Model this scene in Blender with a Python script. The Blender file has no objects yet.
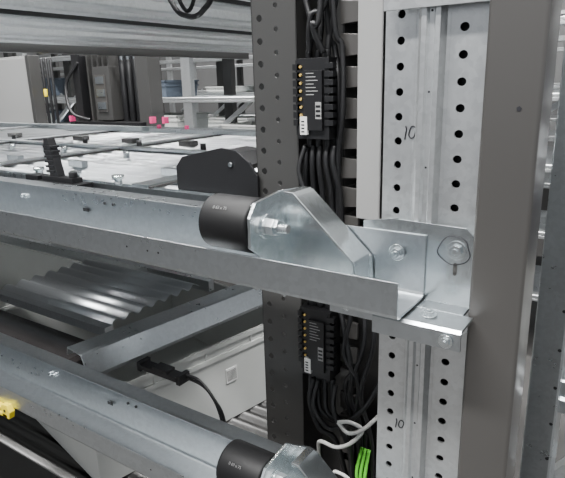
import bpy, math, random
from mathutils import Vector, Matrix
random.seed(4)
ZC=1.5
# ---------------------------------------------------------------- materials
def mat(name,base,metal=0.0,rough=0.5,var=0.0,scale=20,bump=0.0,stretch=(1,1,1),rvar=0.0,coat=0,vor=0.0,det=2,vmix=.25):
    m=bpy.data.materials.new(name); m.use_nodes=True; nt=m.node_tree; b=nt.nodes["Principled BSDF"]
    b.inputs["Base Color"].default_value=(*base,1); b.inputs["Metallic"].default_value=metal; b.inputs["Roughness"].default_value=rough
    if coat: b.inputs["Coat Weight"].default_value=coat
    if var or bump or rvar or vor:
        tc=nt.nodes.new("ShaderNodeTexCoord"); mp=nt.nodes.new("ShaderNodeMapping"); mp.inputs["Scale"].default_value=stretch
        nt.links.new(tc.outputs["Object"],mp.inputs[0])
        n=nt.nodes.new("ShaderNodeTexNoise"); n.inputs["Scale"].default_value=scale; n.inputs["Detail"].default_value=det
        nt.links.new(mp.outputs[0],n.inputs["Vector"]); src=n.outputs["Fac"]
        if vor:
            v=nt.nodes.new("ShaderNodeTexVoronoi"); v.inputs["Scale"].default_value=vor; nt.links.new(tc.outputs["Object"],v.inputs["Vector"])
            sp=nt.nodes.new("ShaderNodeSeparateColor"); nt.links.new(v.outputs["Color"],sp.inputs[0])
            mx=nt.nodes.new("ShaderNodeMix"); mx.inputs[0].default_value=vmix
            nt.links.new(n.outputs["Fac"],mx.inputs[2]); nt.links.new(sp.outputs[0],mx.inputs[3]); src=mx.outputs[0]
        if var:
            r=nt.nodes.new("ShaderNodeMapRange"); r.inputs[1].default_value=.25; r.inputs[2].default_value=.75
            nt.links.new(src,r.inputs[0])
            c=nt.nodes.new("ShaderNodeMix"); c.data_type='RGBA'
            c.inputs[6].default_value=(*[x*(1-var) for x in base],1); c.inputs[7].default_value=(*[min(1,x*(1+var)) for x in base],1)
            nt.links.new(r.outputs[0],c.inputs[0]); nt.links.new(c.outputs[2],b.inputs["Base Color"])
        if rvar:
            r2=nt.nodes.new("ShaderNodeMapRange"); r2.inputs[1].default_value=.2; r2.inputs[2].default_value=.8
            r2.inputs[3].default_value=max(.02,rough-rvar); r2.inputs[4].default_value=rough+rvar
            nt.links.new(src,r2.inputs[0]); nt.links.new(r2.outputs[0],b.inputs["Roughness"])
        if bump:
            bp=nt.nodes.new("ShaderNodeBump"); bp.inputs["Strength"].default_value=bump; bp.inputs["Distance"].default_value=.001
            nt.links.new(n.outputs["Fac"],bp.inputs["Height"]); nt.links.new(bp.outputs[0],b.inputs["Normal"])
    return m
GALV=mat("galvanised_steel",(.51,.54,.56),1,.29,.06,10,0,(.3,3,3),.02,vor=170,vmix=.4)
GALVD=mat("galvanised_deck_steel",(.55,.575,.595),.95,.31,.04,10,0,(.3,3,3),.02)
GALVC=mat("galvanised_column_steel",(.64,.655,.66),.9,.36,.07,12,0,(3,3,.5),.03,vor=170,vmix=.4)
ZINC=mat("zinc_plate",(.71,.755,.77),1,.23,.05,12,0,(1,1,1),.03,vor=150,vmix=.4)
STRIP=mat("grey_plastic_strip",(.32,.32,.315),.1,.42)
DIM=mat("grey_print",(.16,.16,.16),0,.5)
DARK=mat("anthracite_paint",(.120,.115,.110),.6,.28)
DARK2=mat("anthracite_powdercoat",(.080,.079,.077),.5,.34)
BLK=mat("black_plastic",(.008,.008,.009),0,.42)
RUB=mat("black_rubber",(.005,.005,.0055),0,.55)
RUB.node_tree.nodes["Principled BSDF"].inputs["Specular IOR Level"].default_value=.3
CAB=mat("cable_black",(.008,.008,.009),0,.45)
WCAB=mat("cable_white",(.55,.55,.53),0,.4)
GCAB=mat("cable_green",(.12,.55,.04),0,.4)
LABEL=mat("label_white",(.7,.7,.68),0,.5)
GOLD=mat("gold_terminal",(.75,.52,.15),.4,.35)
INK=mat("marker_ink",(.010,.010,.014),0,.6)
BIN=mat("bin_plastic_grey",(.54,.55,.53),0,.5,.03,15)
BIN2=mat("bin_plastic_blue_grey",(.08,.10,.13),0,.5)
PINK=mat("pink_part",(.75,.06,.22),0,.4)
YEL=mat("yellow_plastic",(.80,.62,.02),0,.45)
GLOSS=mat("black_gloss_tray",(.02,.018,.018),0,.22,.2,8)
WALLM=mat("painted_wall",(.24,.24,.24),0,.8,.05,3)
FLOORM=mat("concrete_floor",(.06,.058,.056),0,.5,.15,5,.05)
CEILM=mat("ceiling_paint",(.32,.32,.32),0,.8,.03,3)
# ---------------------------------------------------------------- builder
class B:
    def __init__(s): s.v=[];s.f=[];s.m=[];s.sm=[];s.mats=[]
    def mi(s,m):
        if m not in s.mats: s.mats.append(m)
        return s.mats.index(m)
    def add(s,vs,fs,m,smooth=False):
        o=len(s.v); s.v+=[tuple(p) for p in vs]; k=s.mi(m)
        for i,f in enumerate(fs):
            s.f.append([o+j for j in f]); s.m.append(k); s.sm.append(smooth if isinstance(smooth,bool) else smooth[i])
    def box(s,x0,x1,y0,y1,z0,z1,m):
        vs=[(x,y,z) for x in (x0,x1) for y in (y0,y1) for z in (z0,z1)]
        s.add(vs,[(0,1,3,2),(4,6,7,5),(0,4,5,1),(2,3,7,6),(0,2,6,4),(1,5,7,3)],m)
    def prism(s,poly,ax,a0,a1,m):
        def mk(p,a):
            if ax=='x': return (a,p[0],p[1])
            if ax=='y': return (p[0],a,p[1])
            return (p[0],p[1],a)
        n=len(poly); vs=[mk(p,a0) for p in poly]+[mk(p,a1) for p in poly]
        s.add(vs,[tuple(range(n)),tuple(range(2*n-1,n-1,-1))]+[(i,(i+1)%n,n+(i+1)%n,n+i) for i in range(n)],m)
    def sheet(s,path,ax,a0,a1,th,m):
        n=len(path); off=[]
        for i in range(n):
            d=Vector((0,0))
            if i>0: d+=(Vector(path[i])-Vector(path[i-1])).normalized()
            if i<n-1: d+=(Vector(path[i+1])-Vector(path[i])).normalized()
            d.normalize(); off.append((path[i][0]-d.y*th,path[i][1]+d.x*th))
        s_poly=list(path)+off[::-1]
        def mk(p,a):
            if ax=='x': return (a,p[0],p[1])
            if ax=='y': return (p[0],a,p[1])
            return (p[0],p[1],a)
        N=2*n; vs=[mk(p,a0) for p in s_poly]+[mk(p,a1) for p in s_poly]; fs=[]
        for i in range(N): fs.append((i,(i+1)%N,N+(i+1)%N,N+i))
        for i in range(n-1):
            q=(i,i+1,N-2-i,N-1-i); fs.append(q); fs.append(tuple(N+j for j in q[::-1]))
        s.add(vs,fs,m)
    def cyl(s,p0,p1,r,m,n=24,r2=None):
        p0=Vector(p0);p1=Vector(p1);d=(p1-p0).normalized(); a=d.orthogonal().normalized(); b=d.cross(a); r2=r if r2 is None else r2
        vs=[p0+(a*math.cos(t)+b*math.sin(t))*r for t in [2*math.pi*i/n for i in range(n)]]+[p1+(a*math.cos(t)+b*math.sin(t))*r2 for t in [2*math.pi*i/n for i in range(n)]]
        s.add(vs,[(i,(i+1)%n,n+(i+1)%n,n+i) for i in range(n)]+[tuple(range(n-1,-1,-1)),tuple(range(n,2*n))],m,[n>8]*n+[False,False])
    def rcyl(s,p0,p1,r,c,m,n=40):
        p0=Vector(p0);p1=Vector(p1);L=(p1-p0).length;d=(p1-p0)/L;a=d.orthogonal().normalized();b=d.cross(a)
        prof=[(0,r-c)]+[(c-c*math.cos(t),r-c+c*math.sin(t)) for t in (.5,1.05,1.57)]
        prof+= [(L-q[0],q[1]) for q in prof[::-1]]
        vs=[];fs=[];k=len(prof)
        for (h,rr) in prof:
            vs+=[p0+d*h+(a*math.cos(2*math.pi*i/n)+b*math.sin(2*math.pi*i/n))*rr for i in range(n)]
        for j in range(k-1): fs+=[(j*n+i,j*n+(i+1)%n,(j+1)*n+(i+1)%n,(j+1)*n+i) for i in range(n)]
        nf=len(fs); fs+=[tuple(range(n-1,-1,-1)),tuple(range((k-1)*n,k*n))]
        s.add(vs,fs,m,[True]*nf+[False]*2)
    def tube(s,pts,r,m,n=8,sub=8):
        P=[Vector(p) for p in pts]; P=[P[0]*2-P[1]]+P+[P[-1]*2-P[-2]]; C=[]
        for i in range(1,len(P)-2):
            for k in range(sub):
                t=k/sub; a,b,c,d=P[i-1:i+3]
                C.append(.5*((2*b)+(c-a)*t+(2*a-5*b+4*c-d)*t*t+(3*b-a-3*c+d)*t**3))
        C.append(P[-2]); vs=[];fs=[]; ref=None
        for i,c in enumerate(C):
            d=(C[min(i+1,len(C)-1)]-C[max(i-1,0)]).normalized()
            if ref is None: ref=d.orthogonal()
            a=(ref-d*ref.dot(d)).normalized(); ref=a; b=d.cross(a)
            vs+=[c+(a*math.cos(2*math.pi*j/n)+b*math.sin(2*math.pi*j/n))*r for j in range(n)]
        for i in range(len(C)-1): fs+=[(i*n+j,i*n+(j+1)%n,(i+1)*n+(j+1)%n,(i+1)*n+j) for j in range(n)]
        nf=len(fs); fs+=[tuple(range(n-1,-1,-1)),tuple(range((len(C)-1)*n,len(C)*n))]
        s.add(vs,fs,m,[True]*nf+[False]*2)
    def perf(s,fn,strips,v0,v1,th,m):
        angs=[math.pi*2*i/16 for i in range(16)]
        for (u0,u1,holes) in strips:
            hs=sorted(holes,key=lambda h:h[1])
            cuts=[v0]+[(hs[i][1]+hs[i+1][1])/2 for i in range(len(hs)-1)]+[v1]
            for i,(uc,vc,ru,rv) in enumerate(hs):
                a0,a1=cuts[i],cuts[i+1]; inner=[];outer=[]
                for t in angs:
                    c,q=math.cos(t),math.sin(t); k=max(abs(c),abs(q)); c2,q2=c/k,q/k
                    outer.append((uc+c2*(u1-uc) if c2>0 else uc+c2*(uc-u0), vc+q2*(a1-vc) if q2>0 else vc+q2*(vc-a0)))
                    inner.append((uc+c*ru,vc+q*rv))
                for w in (0,th):
                    s.add([fn(*p,w) for p in outer]+[fn(*p,w) for p in inner],[(j,(j+1)%16,16+(j+1)%16,16+j) for j in range(16)],m)
                s.add([fn(*p,0) for p in inner]+[fn(*p,th) for p in inner],[(j,(j+1)%16,16+(j+1)%16,16+j) for j in range(16)],m)
        U0=strips[0][0];U1=strips[-1][1]
        for a,b in (((U0,v0),(U1,v0)),((U1,v0),(U1,v1)),((U1,v1),(U0,v1)),((U0,v1),(U0,v0))):
            s.add([fn(*a,0),fn(*b,0),fn(*b,th),fn(*a,th)],[(0,1,2,3)],m)
    def bolt(s,p,d,r,m,h=.006):
        p=Vector(p);d=Vector(d).normalized()
        s.cyl(p,p+d*.0015,r*1.5,m,24); s.cyl(p+d*.0015,p+d*h,r,m,6); s.cyl(p+d*h,p+d*(h+.002),r*.45,m,12)
    def rot(s,cx,cy,deg):
        t=math.radians(deg);c,q=math.cos(t),math.sin(t)
        s.v=[(cx+(x-cx)*c-(y-cy)*q, cy+(x-cx)*q+(y-cy)*c, z) for x,y,z in s.v]
    def tf(s,fn): s.v=[fn(*p) for p in s.v]
    def make(s,name,bevel=0.0,parent=None):
        me=bpy.data.meshes.new(name); me.from_pydata([(x,y,z+ZC) for x,y,z in s.v],[],s.f); me.update()
        for m in s.mats: me.materials.append(m)
        me.polygons.foreach_set("material_index",s.m); me.polygons.foreach_set("use_smooth",s.sm)
        import bmesh
        bm=bmesh.new(); bm.from_mesh(me); bmesh.ops.recalc_face_normals(bm,faces=bm.faces); bm.to_mesh(me); bm.free()
        o=bpy.data.objects.new(name,me); bpy.context.collection.objects.link(o)
        if bevel:
            md=o.modifiers.new("bevel","BEVEL"); md.width=bevel; md.segments=2; md.limit_method='ANGLE'; md.angle_limit=math.radians(50)
        if parent: o.parent=parent
        return o
# ---------------------------------------------------------------- room shell
b=B(); b.box(-11,6,-4,9,-1.6,-1.5,FLOORM); b.make("floor")
b=B(); b.box(-11,6,9,9.1,-1.5,3,WALLM); b.make("wall_back")
b=B(); b.box(-11.1,-11,-4,9.1,-1.5,3,WALLM); b.make("wall_left")
b=B(); b.box(-11,6,-4,9,3.0,3.1,CEILM); b.make("ceiling")
DZ=-.356
# ---------------------------------------------------------------- storage beams (J profile)
def jbeam(z):
    b=B(); zt=-.240+z; zb=-.308+z; zl=-.270+z; x0,x1=-3.2,-.271; t=.0022
    path=[(.600,zl),(.600,zb+.004),(.6012,zb+.0012),(.604,zb),(.667,zb),(.6705,zb+.0012),(.672,zb+.004),(.672,zt)]
    b.sheet(path,'x',x0,x1,-t,GALV)
    b.box(x0,-.47,.668,.700,zt-.0022,zt,GALV)
    for x in (-1.35,-1.015,-1.003): b.cyl((x,.672,-.262+z),(x,.6665,-.262+z),.0034,ZINC,16)
    b.box(-.845,-.831,.6690,.6700,-.273+z,-.267+z,BLK)
    for x in (-.79,-.77): b.cyl((x,.672,-.255+z),(x,.6693,-.255+z),.0025,BLK,12)
    for x in (-.66,-.62,-.60): b.cyl((x,.6002,-.288+z),(x,.5975,-.288+z),.0016,BLK,12)
    for x in (-.455,-.415): b.bolt((x,.615,zb-.002),(0,0,-1),.0048,ZINC,.005)
    b.bolt((-.302,.6695,-.262+z),(0,-1,0),.0062,ZINC,.006)
    return b
def bracket(z):
    b=B(); X=-.462
    b.rcyl((-.535,.632,-.237),(X-.002,.632,-.237),.0335,.004,RUB,48)
    p=[(.604,-.222),(.616,-.206),(.668,-.200),(.668,-.292),(.640,-.296),(.620,-.270),(.604,-.257)]
    b.prism(p,'x',X-.001,X+.003,ZINC)
    yb,zb=.638,-.238
    b.cyl((X+.003,yb,zb),(X+.0055,yb,zb),.0155,ZINC,28)
    b.cyl((X+.0055,yb,zb),(X+.0155,yb,zb),.0110,GALVC,6)
    b.cyl((X+.0155,yb,zb),(X+.0205,yb,zb),.0100,ZINC,6)
    b.cyl((X+.0205,yb,zb),(X+.033,yb,zb),.0052,DIM,16)
    for i in range(5): b.cyl((X+.0215+i*.0024,yb,zb),(X+.0227+i*.0024,yb,zb),.0060,ZINC,16)
    g=[(X,-.200),(-.425,-.192),(-.414,-.194),(-.337,-.264),(-.335,-.296),(X,-.296)]
    b.prism(g,'y',.6655,.6695,ZINC)
    b.sheet([(-.427,-.1915),(-.416,-.192),(-.411,-.196),(-.340,-.261),(-.338,-.266),(-.338,-.294)],'y',.628,.667,-.003,ZINC)
    b.box(X,-.332,.612,.668,-.2985,-.2955,ZINC)
    b.tf(lambda x,y,q:(x+.006,y,q-.006+z)); return b
def text_on(name,body,loc,rot,size,m,parent):
    cu=bpy.data.curves.new(name,"FONT"); cu.body=body; cu.size=size; cu.extrude=.0001; cu.materials.append(m)
    o=bpy.data.objects.new(name,cu); o.location=(loc[0],loc[1],loc[2]+ZC); o.rotation_euler=rot; bpy.context.collection.objects.link(o); o.parent=parent
    return o
for z in (0,DZ):
    bm_=jbeam(z).make("galvanised_rack_beam",.0004)
    br=bracket(z).make("roller_bracket",.0005,parent=bm_)
    text_on("roller_print","0 63 x 75",(-.509,.6055,-.221+z),(math.radians(52),0,0),.0055,DIM,bm_)
# ---------------------------------------------------------------- galvanised column
b=B(); z0,z1=-1.5,.6
P=.0255
def zs(off):
    o=[]; z=z0+.03+off
    while z<z1-.02: o.append(z); z+=P
    return o
yF=.690
f=lambda u,v,w:(u,yF+w,v)
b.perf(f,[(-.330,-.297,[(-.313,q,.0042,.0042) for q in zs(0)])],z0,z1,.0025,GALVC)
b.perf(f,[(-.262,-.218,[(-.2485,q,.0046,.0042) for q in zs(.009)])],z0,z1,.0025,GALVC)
b.sheet([(-.297,yF),(-.2935,yF-.0005),(-.2905,yF-.010),(-.2875,yF-.012),(-.2825,yF-.012),(-.2805,yF-.008),(-.2760,yF-.007),(-.2735,yF-.0118),(-.2685,yF-.0118),(-.2655,yF-.0005),(-.262,yF)],'z',z0,z1,.002,GALVC)
for i,q in enumerate(zs(.0)):
    if i%3==0: b.cyl((-.2785,yF-.0074,q),(-.2785,yF-.0080,q),.0012,INK,10)
b.box(-.330,-.3278,yF+.001,yF+.085,z0,z1,GALVC); b.box(-.220,-.218,yF+.001,yF+.085,z0,z1,GALVC)
b.box(-.330,-.312,yF+.083,yF+.085,z0,z1,GALVC); b.box(-.24,-.218,yF+.083,yF+.085,z0,z1,GALVC)
b.box(-.3275,-.2205,yF+.012,yF+.014,z0,z1,BLK)  # added black sheet inside the column: shade behind the holes as colour
b.box(-.326,-.2195,yF-.0165,yF-.0135,-.014,.05,GALVC)
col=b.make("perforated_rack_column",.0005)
def stroke(name,pts,y,parent,r=.0006):
    q=B(); q.tube([(x,y,z) for x,z in pts],r,INK,6,6); return q.make(name,0,parent)
def ten(x,z,s):
    stroke("handwritten_digit_1",[(x-.0002*s,z+.0125*s),(x+.0006*s,z+.0090*s),(x-.0002*s,z+.004*s),(x-.0008*s,z-.001*s)],yF-.0006,col,.0007)
    c=(x+.0070*s,z+.0066*s)
    stroke("handwritten_digit_0",[(c[0]+(.0032+.0006*(i%2))*s*math.cos(t)+.0008*math.sin(t),c[1]+.0060*s*math.sin(t)) for i,t in enumerate([1.3+i*.8 for i in range(9)])],yF-.0006,col,.0007)
ten(-.3045,-.141,1.05); ten(-.3045,-.494,.9)
# ---------------------------------------------------------------- mounting plate and angle bracket
for dz in (0,DZ):
    b=B(); z=dz
    pl=[(-.345,-.346),(-.228,-.346),(-.222,-.340),(-.222,-.236),(-.230,-.228),(-.310,-.226),(-.345,-.232)]
    b.prism([(x,q+z) for x,q in pl],'y',.6745,.6775,ZINC)
    b.box(-.329,-.225,.6775,.6895,-.335+z,-.24+z,GALV)
    b.sheet([(.612,-.334+z),(.612,-.316+z),(.615,-.313+z),(.652,-.313+z)],'x',-.304,-.212,-.003,GALV)
    b.box(-.304,-.222,.652,.6745,-.3155+z,-.3125+z,GALV)
    b.sheet([(.640,-.335+z),(.640,-.3155+z),(.668,-.3155+z)],'x',-.37,-.304,-.003,GALV)
    b.bolt((-.239,.6745,-.252+z),(0,-1,0),.0068,ZINC,.006)
    b.box(-.2415,-.2375,.6738,.6743,-.278+z,-.268+z,DARK)
    for q in (-.278,-.268): b.cyl((-.2395,.6743,q+z),(-.2395,.6738,q+z),.002,DARK,14)
    b.bolt((-.252,.635,-.3125+z),(0,0,1),.0058,ZINC,.005)
    b.bolt((-.226,.611,-.325+z),(0,-1,0),.0048,ZINC,.004)
    b.bolt((-.285,.63,-.3165+z),(0,0,-1),.0050,ZINC,.007)
    b.bolt((-.343,.63,-.3165+z),(0,0,-1),.0050,ZINC,.006)
    o=b.make("mounting_plate",.0006)
    if dz==0:
        c=(-.243,-.252)
        stroke("marker_ring",[(c[0]+.0165*math.cos(t)+(.002 if i%3 else 0),c[1]+.0155*math.sin(t)-.001) for i,t in enumerate([i*.5236-1.3 for i in range(13)])],.6740,o,.0005)
# ---------------------------------------------------------------- dark smooth post on the right
b=B(); X0,X1,Y0,Y1=-.2185,-.168,.655,.712; r=.004
poly=[]
for cx,cy,a in ((X1-r,Y0+r,-90),(X1-r,Y1-r,0),(X0+r,Y1-r,90),(X0+r,Y0+r,180)):
    for k in range(5):
        t=math.radians(a+k*22.5); poly.append((cx+r*math.cos(t),cy+r*math.sin(t)))
n=len(poly); vs=[(x,y,-1.5) for x,y in poly]+[(x,y,.6) for x,y in poly]
b.add(vs,[(i,(i+1)%n,n+(i+1)%n,n+i) for i in range(n)],DARK,True); b.add(vs,[tuple(range(n)),tuple(range(n,2*n))],DARK)
po=b.make("anthracite_post")
q=B(); q.cyl((-.186,.655,-.108),(-.186,.6545,-.108),.0024,INK,5); q.make("logo_mark",0,po)
# ---------------------------------------------------------------- anthracite cable upright
SH=lambda x,y,z:(x+.018,y,z)
b=B(); yD=.80
f=lambda u,v,w:(u,yD+w,v)
h1=[(-.590,q,.0048,.0048) for q in [z0+.02+.031*i for i in range(66)]]
h2=[(-.562,q,.0036,.0036) for q in [z0+.035+.031*i for i in range(66)]]
b.perf(f,[(-.604,-.575,h1),(-.575,-.528,h2)],z0,z1,.002,DARK2)
b.box(-.604,-.602,yD,yD+.10,z0,z1,DARK2); b.box(-.530,-.528,yD,yD+.06,z0,z1,DARK2)
b.box(-.530,-.352,yD+.06,yD+.062,z0,z1,DARK2)
b.box(-.462,-.459,yD+.01,yD+.06,z0,z1,DARK2)
b.box(-.395,-.392,yD+.01,yD+.06,z0,z1,DARK2)
z=-1.45
while z<.55:
    b.prism([(-.458,z),(-.430,z+.002),(-.430,z+.027),(-.458,z+.029)],'y',yD-.004,yD+.001,DARK)
    b.box(-.459,-.456,yD,yD+.05,z+.002,z+.026,DARK2)
    z+=.040
b.tf(SH); up=b.make("cable_upright",.0006)
b=B()
b.box(-.430,-.397,yD-.010,yD-.006,-.262,.6,STRIP)
b.tf(SH); b.make("cable_duct_cover",.0006)
# ---------------------------------------------------------------- control modules
def module(zt,h):
    b=B(); x0,x1=-.518,-.459; y=.790
    b.box(x0+.006,x1-.004,y-.016,y+.068,zt-h,zt,BLK)
    b.box(x0,x0+.012,y-.010,y+.06,zt-h+.004,zt-.002,BLK)
    b.box(x0+.020,x1-.012,y-.021,y-.016,zt-h+.012,zt-.016,BLK)
    for i in range(8):
        zz=zt-.006-i*(h-.022)/8
        b.box(x0-.001,x0+.011,y-.016,y-.010,zz-.009,zz-.001,BLK)
        b.cyl((x0+.0125,y-.016,zz-.005),(x0+.0125,y-.0185,zz-.005),.0018,GOLD,10)
        b.box(x1-.010,x1+.003,y-.018,y-.008,zz-.008,zz-.001,BLK)
    for i in range(7): b.box(x0+.023,x0+.023+.012+.006*((i*7)%3)/2,y-.0213,y-.0210,zt-.020-i*.0045,zt-.0190-i*.0045,STRIP)
    b.box(x0+.037,x0+.046,y-.0213,y-.0210,zt-.078,zt-.056,STRIP)
    for i in range(3): b.box(x0+.038,x0+.045,y-.0218,y-.0212,zt-.075+i*.006,zt-.072+i*.006,BLK)
    b.box(x0+.013,x0+.024,y-.0215,y-.0165,zt-h+.006,zt-h+.030,LABEL)
    for i in range(4): b.box(x0+.015,x0+.020,y-.0218,y-.0214,zt-h+.009+i*.0045,zt-h+.011+i*.0045,INK)
    for i in range(3): b.cyl((x0+.016+i*.014,y,zt-h),(x0+.016+i*.014,y,zt-h-.012),.005,BLK,12)
    for i in range(3): b.cyl((x0+.016+i*.014,y,zt),(x0+.016+i*.014,y,zt+.010),.005,BLK,12)
    b.tf(SH); return b
module(-.050,.105).make("cable_control_module",.0004)
module(-.405,.110).make("cable_control_module",.0004)
# ---------------------------------------------------------------- cable harness
b=B()
for i in range(3):
    x=-.502+i*.014
    b.tube([(x,.79,-.042),(x+.002,.795,-.01),(x-.012+i*.01,.80,.04),(x-.005,.80,.12),(x,.80,.4)],.0042,CAB)
b.tube([(-.470,.80,.4),(-.468,.785,.05),(-.490,.775,.0),(-.496,.78,-.045)],.0040,CAB)
b.tube([(-.478,.80,.4),(-.474,.775,.03),(-.484,.77,-.01),(-.474,.78,-.045)],.0040,CAB)
b.tube([(-.49,.79,.4),(-.476,.79,.02),(-.468,.80,-.04),(-.457,.79,-.10),(-.465,.80,-.20),(-.47,.8,-.4)],.0040,CAB)
b.tube([(-.48,.79,.4),(-.463,.785,.02),(-.452,.79,-.04),(-.449,.785,-.12),(-.458,.79,-.20),(-.46,.8,-.4)],.0038,CAB)
for i in range(5):
    x=-.508+i*.011
    b.tube([(x,.79,-.165),(x+.001,.785,-.19),(x-.002+.003*i,.79,-.24),(x+.004,.80,-.34),(x,.79,-.405)],.0042,CAB)
b.tube([(-.507,.785,-.165),(-.512,.775,-.20),(-.498,.775,-.24),(-.49,.79,-.30)],.0036,CAB)
Q=-.015
for i in range(4):
    x=-.506+i*.013
    b.tube([(x,.79,-.505+Q),(x+.002,.785,-.53+Q),(x+.012,.778,-.56+Q),(x+.035+.008*i,.785,-.575+Q),(x+.05,.80,-.62),(x+.055,.8,-.8)],.0042,CAB)
b.tube([(-.455,.79,-.40),(-.435,.775,-.45),(-.425,.77,-.49),(-.432,.78,-.54),(-.42,.79,-.6),(-.42,.79,-.8)],.0042,CAB)
b.tube([(-.425,.80,-.36),(-.410,.78,-.43),(-.418,.77,-.48),(-.440,.78,-.52),(-.43,.79,-.62),(-.44,.79,-.8)],.0036,CAB)
b.tube([(-.40,.80,-.38),(-.398,.78,-.45),(-.41,.77,-.52),(-.40,.79,-.62),(-.40,.79,-.8)],.0036,CAB)
b.tube([(-.445,.79,-.36),(-.432,.78,-.40),(-.438,.77,-.46),(-.415,.77,-.50),(-.42,.78,-.58),(-.41,.79,-.8)],.0036,CAB)
b.tube([(-.498,.785,-.525),(-.50,.775,-.56),(-.48,.77,-.60),(-.455,.775,-.615),(-.44,.79,-.7)],.0045,CAB)
b.tube([(-.49,.785,-.525),(-.49,.77,-.565),(-.462,.765,-.59),(-.435,.765,-.575),(-.405,.775,-.54),(-.39,.80,-.5)],.0040,CAB)
b.tube([(-.46,.785,-.525),(-.455,.77,-.56),(-.432,.765,-.60),(-.425,.77,-.64),(-.43,.79,-.8)],.0040,CAB)
b.tf(SH); b.make("black_cable_harness")
b=B()
b.tube([(-.49,.79,-.70),(-.482,.77,-.640),(-.470,.755,-.611),(-.440,.750,-.607),(-.415,.75,-.590),(-.402,.76,-.570),(-.42,.755,-.560),(-.437,.75,-.563)],.0030,WCAB)
b.tube([(-.437,.75,-.563),(-.42,.75,-.575),(-.400,.76,-.567),(-.380,.79,-.545)],.0030,WCAB)
b.tube([(-.446,.79,-.75),(-.450,.76,-.67),(-.436,.75,-.650),(-.415,.76,-.67),(-.41,.79,-.75)],.0026,WCAB)
b.tf(SH); b.make("white_cable")
b=B()
for i in range(3): b.tube([(-.412+i*.006,.78,-.615),(-.413+i*.007,.765,-.65),(-.409+i*.004,.77,-.69),(-.412+i*.008,.78,-.8)],.0026,GCAB)
b.tf(SH); b.make("green_cable")
b=B()
b.tube([(-.90,.90,.20),(-.80,.86,.06),(-.755,.85,.030),(-.72,.85,.035),(-.70,.86,.08),(-.69,.87,.25)],.0045,CAB)
b.tube([(-.87,.90,.20),(-.79,.865,.07),(-.75,.855,.042),(-.72,.86,.13)],.0035,CAB)
b.tf(lambda x,y,z:(x,y-.12,z) if False else (x,y,z)); b.make("hanging_cable")
# ---------------------------------------------------------------- corrugated decks
def corr(x0,x1,y0,y1,z,p,h,m):
    b=B(); path=[]; y=y0
    while y<y1-1e-4:
        for a in [k/12 for k in range(12)]: path.append((y+a*p,z+h*(.5-.5*math.cos(2*math.pi*a))**.8))
        y+=p
    path.append((y,z)); b.sheet(path,'x',x0,x1,-.0015,m)
    b.sm=[len(f)==4 for f in b.f]
    return b
b=corr(-3.2,-.66,.80,1.66,-.264,.0478,.012,GALVD)
b.box(-3,-.62,.752,.790,-.262,-.259,GALV); b.box(-3,-.62,.752,.7545,-.262,-.245,GALV); b.box(-3,-.62,.7875,.790,-.262,-.25,GALV)
b.box(-3.2,-.60,1.70,1.703,-.30,-.235,GALV); b.box(-3.2,-.60,1.67,1.70,-.238,-.235,GALV)
b.box(-3.2,-.62,1.18,1.205,-.250,-.243,GALV); b.box(-3.2,-.62,1.205,1.212,-.252,-.246,BLK)
for x in (-2.6,-1.95,-1.40,-.85): b.box(x,x+.04,.78,1.68,-.252,-.246,GALV); b.box(x+.042,x+.048,.78,1.68,-.252,-.248,DARK2)
for x in (-1.28,-1.12,-1.0,-.88): b.cyl((x,.775,-.262),(x,.775,-.238),.007,ZINC,14); b.cyl((x,.775,-.238),(x,.775,-.232),.011,ZINC,16)
for x in (-2.1,-1.7,-1.45,-1.2,-.9):
    b.box(x,x+.05,.90,.915,-.252,-.238,GALV); b.cyl((x+.025,1.05,-.25),(x+.025,1.05,-.232),.008,ZINC,12); b.cyl((x+.1,1.25,-.25),(x+.1,1.25,-.232),.008,BLK,12)
    b.box(x-.06,x-.01,1.32,1.35,-.252,-.238,DARK2)
b.make("corrugated_shelf_deck")
b=corr(-1.50,-1.055,.850,1.14,-.598,.0428,.012,GALVD)
b.box(-3,-1.04,.825,.848,-.61,-.590,GALV); b.box(-3,-1.04,1.17,1.19,-.62,-.590,GALV)
b.make("corrugated_shelf_deck")
b=corr(-3,-.60,.715,1.3,-.935,.040,.010,DARK2); b.make("corrugated_shelf_deck")
b=B()
b.sheet([(-1.025,-.600),(-1.020,-.582),(-.969,-.581),(-.963,-.583),(-.942,-.622),(-.944,-.630)],'y',.706,1.20,-.003,GALV)
b.rot(-.955,.709,-9); b.make("galvanised_support_rail",.0005)
b=B()
b.box(-.91,-.80,.80,.825,-.640,-.630,BLK); b.box(-.87,-.83,.80,.825,-.630,-.624,BLK)
b.box(-.805,-.795,.80,.83,-.645,-.625,BLK); b.box(-.915,-.905,.80,.83,-.645,-.625,BLK)
b.tube([(-.80,.82,-.63),(-.77,.83,-.64),(-.735,.83,-.67),(-.712,.83,-.71),(-.70,.82,-.81)],.0032,CAB)
b.tube([(-.80,.82,-.635),(-.76,.83,-.65),(-.73,.83,-.68),(-.705,.82,-.73),(-.69,.81,-.81)],.0026,CAB)
b.make("black_sensor_holder",.0006)
b=B(); b.prism([(-3,-.68),(-3,-.645),(-2.98,-.632),(-1.06,-.632),(-1.05,-.64),(-1.05,-.68)],'y',.703,.82,GLOSS)
b.make("black_tray",.001)
b=B()
b.box(-1.13,-1.00,.715,.750,-.259,-.244,BLK); b.box(-1.11,-1.02,.722,.745,-.244,-.235,BLK)
b.prism([(-1.088,-.235),(-1.090,-.205),(-1.098,-.190),(-1.094,-.168),(-1.082,-.166),(-1.076,-.185),(-1.070,-.21),(-1.064,-.235)],'y',.725,.741,BLK)
for i in range(6): b.box(-1.096,-1.072,.7235,.7425,-.228+i*.009,-.224+i*.009,BLK)
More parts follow.
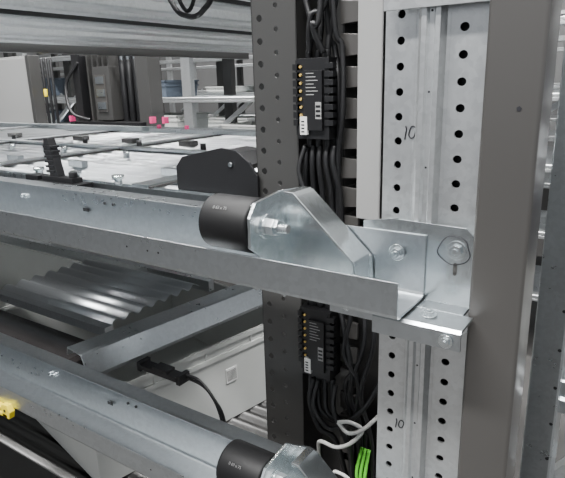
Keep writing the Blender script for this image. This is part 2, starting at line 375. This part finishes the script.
b.box(-1.16,-1.12,.72,.745,-.250,-.236,BLK); b.cyl((-1.03,.733,-.235),(-1.03,.733,-.225),.008,BLK,14)
b.tf(lambda x,y,z:(x+.080,y,z)); b.make("black_clamp_lever",.0006)
b=B()
b.prism([(-.79,-.33),(-.79,-.215),(-.775,-.198),(-.69,-.180),(-.66,-.183),(-.635,-.20),(-.62,-.22),(-.62,-.33)],'y',.792,.797,BLK)
b.prism([(-.775,-.205),(-.69,-.184),(-.66,-.187),(-.635,-.205),(-.65,-.215),(-.77,-.225)],'y',.797,.86,BLK)
b.cyl((-.67,.792,-.205),(-.67,.788,-.205),.004,GALV,12)
b.tf(lambda x,y,z:(x+.040,y,z+.004)); b.make("black_bracket_plate",.001)
# ---------------------------------------------------------------- plastic bins
def binobj(x0,x1,y0,y1,z0,z1,m,name="plastic_storage_bin",label=False,rot=0):
    b=B(); t=.004; ta=.010
    def ring(z,d): return [(x0+d,y0+d,z),(x1-d,y0+d,z),(x1-d,y1-d,z),(x0+d,y1-d,z)]
    R=[ring(z0,ta),ring(z1,0),ring(z1,t),ring(z0+t,ta+t)]
    vs=sum(R,[]); fs=[(0,1,2,3),(12,13,14,15)]
    for k in range(3): fs+=[(4*k+i,4*k+(i+1)%4,4*k+4+(i+1)%4,4*k+4+i) for i in range(4)]
    b.add(vs,fs,m)
    for zz,w in ((z1-.012,.006),(z1-.045,.004)):
        b.box(x0-w,x1+w,y0-w,y0+.002,zz,zz+.012,m); b.box(x0-w,x1+w,y1-.002,y1+w,zz,zz+.012,m)
        b.box(x0-w,x0+.002,y0-w,y1+w,zz,zz+.012,m); b.box(x1-.002,x1+w,y0-w,y1+w,zz,zz+.012,m)
    k=max(2,int((x1-x0)/.12))
    for i in range(k+1):
        x=x0+.01+(x1-x0-.025)*i/k; b.box(x,x+.004,y0-.002,y0+.01,z1-.045,z1-.012,m)
    k=max(2,int((y1-y0)/.12))
    for i in range(k+1):
        y=y0+.01+(y1-y0-.025)*i/k; b.box(x1-.01,x1+.003,y,y+.004,z1-.045,z1-.012,m)
    if label:
        ly=y0+(y1-y0)*.60; xx=x1-.003
        b.box(xx-.01,xx+.0015,ly,ly+.035,z0+.11,z0+.15,LABEL)
        for i in range(8): b.box(xx,xx+.0022,ly+.003+i*.0038,ly+.0048+i*.0038,z0+.115,z0+.145,INK)
    if rot: b.rot(x1,y0,rot)
    return b.make(name,.0015)
binobj(-1.60,-.985,.722,1.32,-.923,-.690,BIN,label=True,rot=-12)
binobj(-2.5,-1.72,.90,1.32,-.923,-.70,BIN)
# ---------------------------------------------------------------- yellow clip gripping the lower beam lip
b=B(); b.box(-1.11,-1.045,.588,.5995,-.684,-.676,YEL); b.prism([(-1.062,-.684),(-1.040,-.684),(-1.034,-.668),(-1.041,-.655),(-1.062,-.658)],'y',.588,.5995,YEL)
b.cyl((-1.050,.588,-.668),(-1.050,.586,-.668),.003,BLK,10); b.box(-1.10,-1.06,.588,.5995,-.670,-.664,YEL)
b.make("yellow_cable_clip",.001,parent=bm_)
# ---------------------------------------------------------------- next level up: rails running back into the rack
b=B()
for i,x in enumerate((-1.93,-1.80,-1.66,-1.50,-1.34,-1.20,-1.06,-.92,-.78)):
    zz=.075+.004*(i%2)
    b.sheet([(x+.012,zz+.035),(x,zz+.035),(x,zz+.002),(x+.002,zz),(x+.045,zz),(x+.047,zz+.002),(x+.047,zz+.035),(x+.035,zz+.035)],'y',.76,2.6,-.0025,GALVC)
    b.box(x+.06,x+.075,.76,2.6,zz+.03,zz+.035,GALVC)
    if i%3==1: b.box(x+.050,x+.056,.76,2.6,zz+.004,zz+.028,BLK)
    b.box(x+.062,x+.12,.76,2.6,zz+.040,zz+.043,DARK2)
for y in (.76,1.7,2.55): b.box(-1.96,-.66,y,y+.03,.122,.134,DARK2)
b.box(-1.99,-1.955,.76,2.6,.045,.075,DARK2)
b.make("upper_level_deck",.0005)
# ---------------------------------------------------------------- far objects
def lbeam(b,x0,x1,y,zb,zt,m=GALV,dep=.05):
    b.sheet([(y+dep,zb),(y+.003,zb),(y,zb+.003),(y,zb+(zt-zb)*.4),(y+.006,zb+(zt-zb)*.5),(y,zb+(zt-zb)*.6),(y,zt-.003),(y+.003,zt),(y+dep,zt)],'x',x0,x1,-.002,m)
b=B()
b.box(-1.88,-1.84,1.42,1.48,-.40,-.05,BLK); b.box(-1.53,-1.47,1.42,1.48,-.42,-.05,DARK2)
b.box(-1.84,-1.53,1.485,1.492,-.40,-.05,BLK)
for i in range(5): b.box(-1.82+i*.030,-1.810+i*.030,1.44,1.485,-.34,-.07,DARK2)
b.box(-1.75,-1.66,1.41,1.48,-.33,-.14,DARK2); b.box(-1.735,-1.68,1.405,1.41,-.30,-.17,DARK)
for i in range(3): b.box(-1.73,-1.685,1.402,1.405,-.29+i*.045,-.265+i*.045,GALV)
for i in range(3): b.cyl((-1.63+.035*i,1.45,-.34),(-1.63+.035*i,1.45,-.12),.012,BLK,20); b.cyl((-1.63+.035*i,1.45,-.12),(-1.63+.035*i,1.45,-.10),.008,GALV,16)
b.box(-1.86,-1.50,1.39,1.48,-.36,-.335,BLK)
for x in (-1.88,-1.44,-1.38): b.box(x,x+.012,1.38,1.40,-.335,-.314,PINK)
b.tube([(-1.84,1.42,-.12),(-1.9,1.40,-.2),(-1.86,1.38,-.30),(-1.78,1.40,-.33)],.006,CAB)
b.box(-1.80,-1.56,1.40,1.41,-.10,-.075,DARK2)
b.box(-1.90,-1.35,1.39,1.50,-.40,-.36,GALV)
b.tf(lambda x,y,z:(-2.92+(x+1.88)*1.5,2.2+(y-1.42)*1.5,.12+(z+.08)*1.5)); b.make("shuttle_drive_unit",.001)
b=B(); b.box(-3.7,-3.02,2.0,2.05,-.30,.10,STRIP); b.box(-3.69,-3.03,1.995,2.0,-.29,.09,STRIP); b.box(-3.02,-2.99,1.98,2.05,-.33,.10,DARK2)
for i in range(3): b.cyl((-2.93+.04*i,2.02,-.30),(-2.93+.04*i,2.02,.08),.008,BLK,14)
b.cyl((-2.93,2.02,-.12),(-2.93,2.02,-.08),.010,YEL,14)
b.box(-3.7,-2.8,1.96,2.06,-.34,-.30,GALV)
b.make("control_cabinet",.002)
b=B(); b.box(-2.25,-1.72,1.60,1.635,-.246,-.228,GALV); b.box(-1.66,-1.15,1.60,1.63,-.246,-.232,GALV)
for x in (-1.64,-1.50): b.box(x,x+.010,1.60,1.613,-.232,-.219,PINK)
b.make("transfer_bar",.0006)
def farrack(y,x0,x1,off=0):
    b=B()
    for i,z in enumerate((-1.15,-.82,-.49,-.16,.17,.5,.83)):
        lbeam(b,x0,x1,y,z-.035,z,GALVC); b.box(x0,x1,y+.05,y+.5,z-.004,z,GALV)
    x=x0+off
    while x<x1:
        b.box(x,x+.08,y+.01,y+.05,-1.5,1.4,GALVC); b.box(x,x+.08,y+.45,y+.5,-1.5,1.4,DARK2)
        b.sheet([(x+.10,-.46),(x+.55,-.16)],'y',y+.15,y+.17,.03,GALVC)
        x+=.95
    return b.make("storage_rack",.001)
farrack(3.0,-6,2.0,.30); farrack(4.4,-8,3.0,.1); farrack(6.2,-10,4)
random.seed(9)
for yy in (3.06,4.46):
    for z in (-.82,-.49,-.16):
        x=-5.5 if yy<4 else -7
        while x<1.2:
            w=random.choice((.40,.55))
            if random.random()<.6: binobj(x,x+w,yy,yy+.34,z+.001,z+.05+random.random()*.17,random.choice((BIN,BIN2,BIN2)))
            x+=w+.12+random.random()*.3
# ---------------------------------------------------------------- structure visible to the right of the post
b=B()
b.sheet([(-.205,1.08),(-.205,1.003),(-.203,1.0),(-.163,1.0),(-.160,1.003),(-.160,1.08)],'z',-1.5,.6,.002,GALV)
for i in range(30): b.cyl((-.166,.999,-1.4+.065*i),(-.166,.998,-1.4+.065*i),.0028,BLK,10)
for z in (-.19,-.55,-.88): lbeam(b,-.160,.6,1.02,z-.06,z,GALV); lbeam(b,-.160,.6,1.3,z-.06,z,GALV)
b.sheet([(-.155,-.80),(.10,-.45)],'y',1.10,1.13,.02,GALVC)
b.make("neighbour_rack_frame",.0006)
binobj(-.150,.35,1.09,1.28,-.37,-.265,BIN2)
binobj(-.150,.35,1.09,1.28,-.55,-.40,BIN)
# ---------------------------------------------------------------- lights
def area(name,loc,rot,sx,sy,p,col=(1,1,1)):
    l=bpy.data.lights.new(name,"AREA"); l.shape='RECTANGLE'; l.size=sx; l.size_y=sy; l.energy=p; l.color=col
    o=bpy.data.objects.new(name,l); o.location=(loc[0],loc[1],loc[2]+ZC); o.rotation_euler=rot; bpy.context.collection.objects.link(o)
LC=(1,.995,.985)
area("ceiling_lamp",(-.9,-.9,2.6),(0,0,0),3.0,.3,450,LC)
area("ceiling_lamp",(-2.8,2.8,2.6),(0,0,0),4.0,.3,470,LC)
area("ceiling_lamp",(-4.5,5.4,2.6),(0,0,0),6.0,.3,450,LC)
area("ceiling_lamp",(.9,1.2,2.6),(0,0,0),.3,3.0,300,LC)
area("ceiling_lamp",(-2.2,1.2,2.6),(0,0,0),3.0,.25,260,LC)
w=bpy.data.worlds.new("World"); bpy.context.scene.world=w; w.use_nodes=True; nt=w.node_tree
tc=nt.nodes.new("ShaderNodeTexCoord"); sp=nt.nodes.new("ShaderNodeSeparateXYZ"); rp=nt.nodes.new("ShaderNodeValToRGB"); mr=nt.nodes.new("ShaderNodeMapRange")
nt.links.new(tc.outputs["Generated"],sp.inputs[0]); mr.inputs[1].default_value=-1; nt.links.new(sp.outputs[2],mr.inputs[0]); nt.links.new(mr.outputs[0],rp.inputs[0])
e=rp.color_ramp.elements; e[0].position=.40; e[0].color=(.05,.05,.055,1); e[1].position=.85; e[1].color=(.97,.99,1,1); k=e.new(.55); k.color=(.36,.38,.41,1)
nt.links.new(rp.outputs[0],nt.nodes["Background"].inputs[0]); nt.nodes["Background"].inputs[1].default_value=1.45
# ---------------------------------------------------------------- camera
c=bpy.data.cameras.new("camera"); c.sensor_width=36; c.lens=35.38; c.clip_start=.01; c.clip_end=60
o=bpy.data.objects.new("camera",c); bpy.context.collection.objects.link(o)
R=Matrix(((.8298,-.1297,.5428),(.5575,.2397,-.7948),(-.0271,.9621,.2712)))
o.matrix_world=Matrix.Translation((-.078,.12,ZC-.08))@R.to_4x4(); bpy.context.scene.camera=o
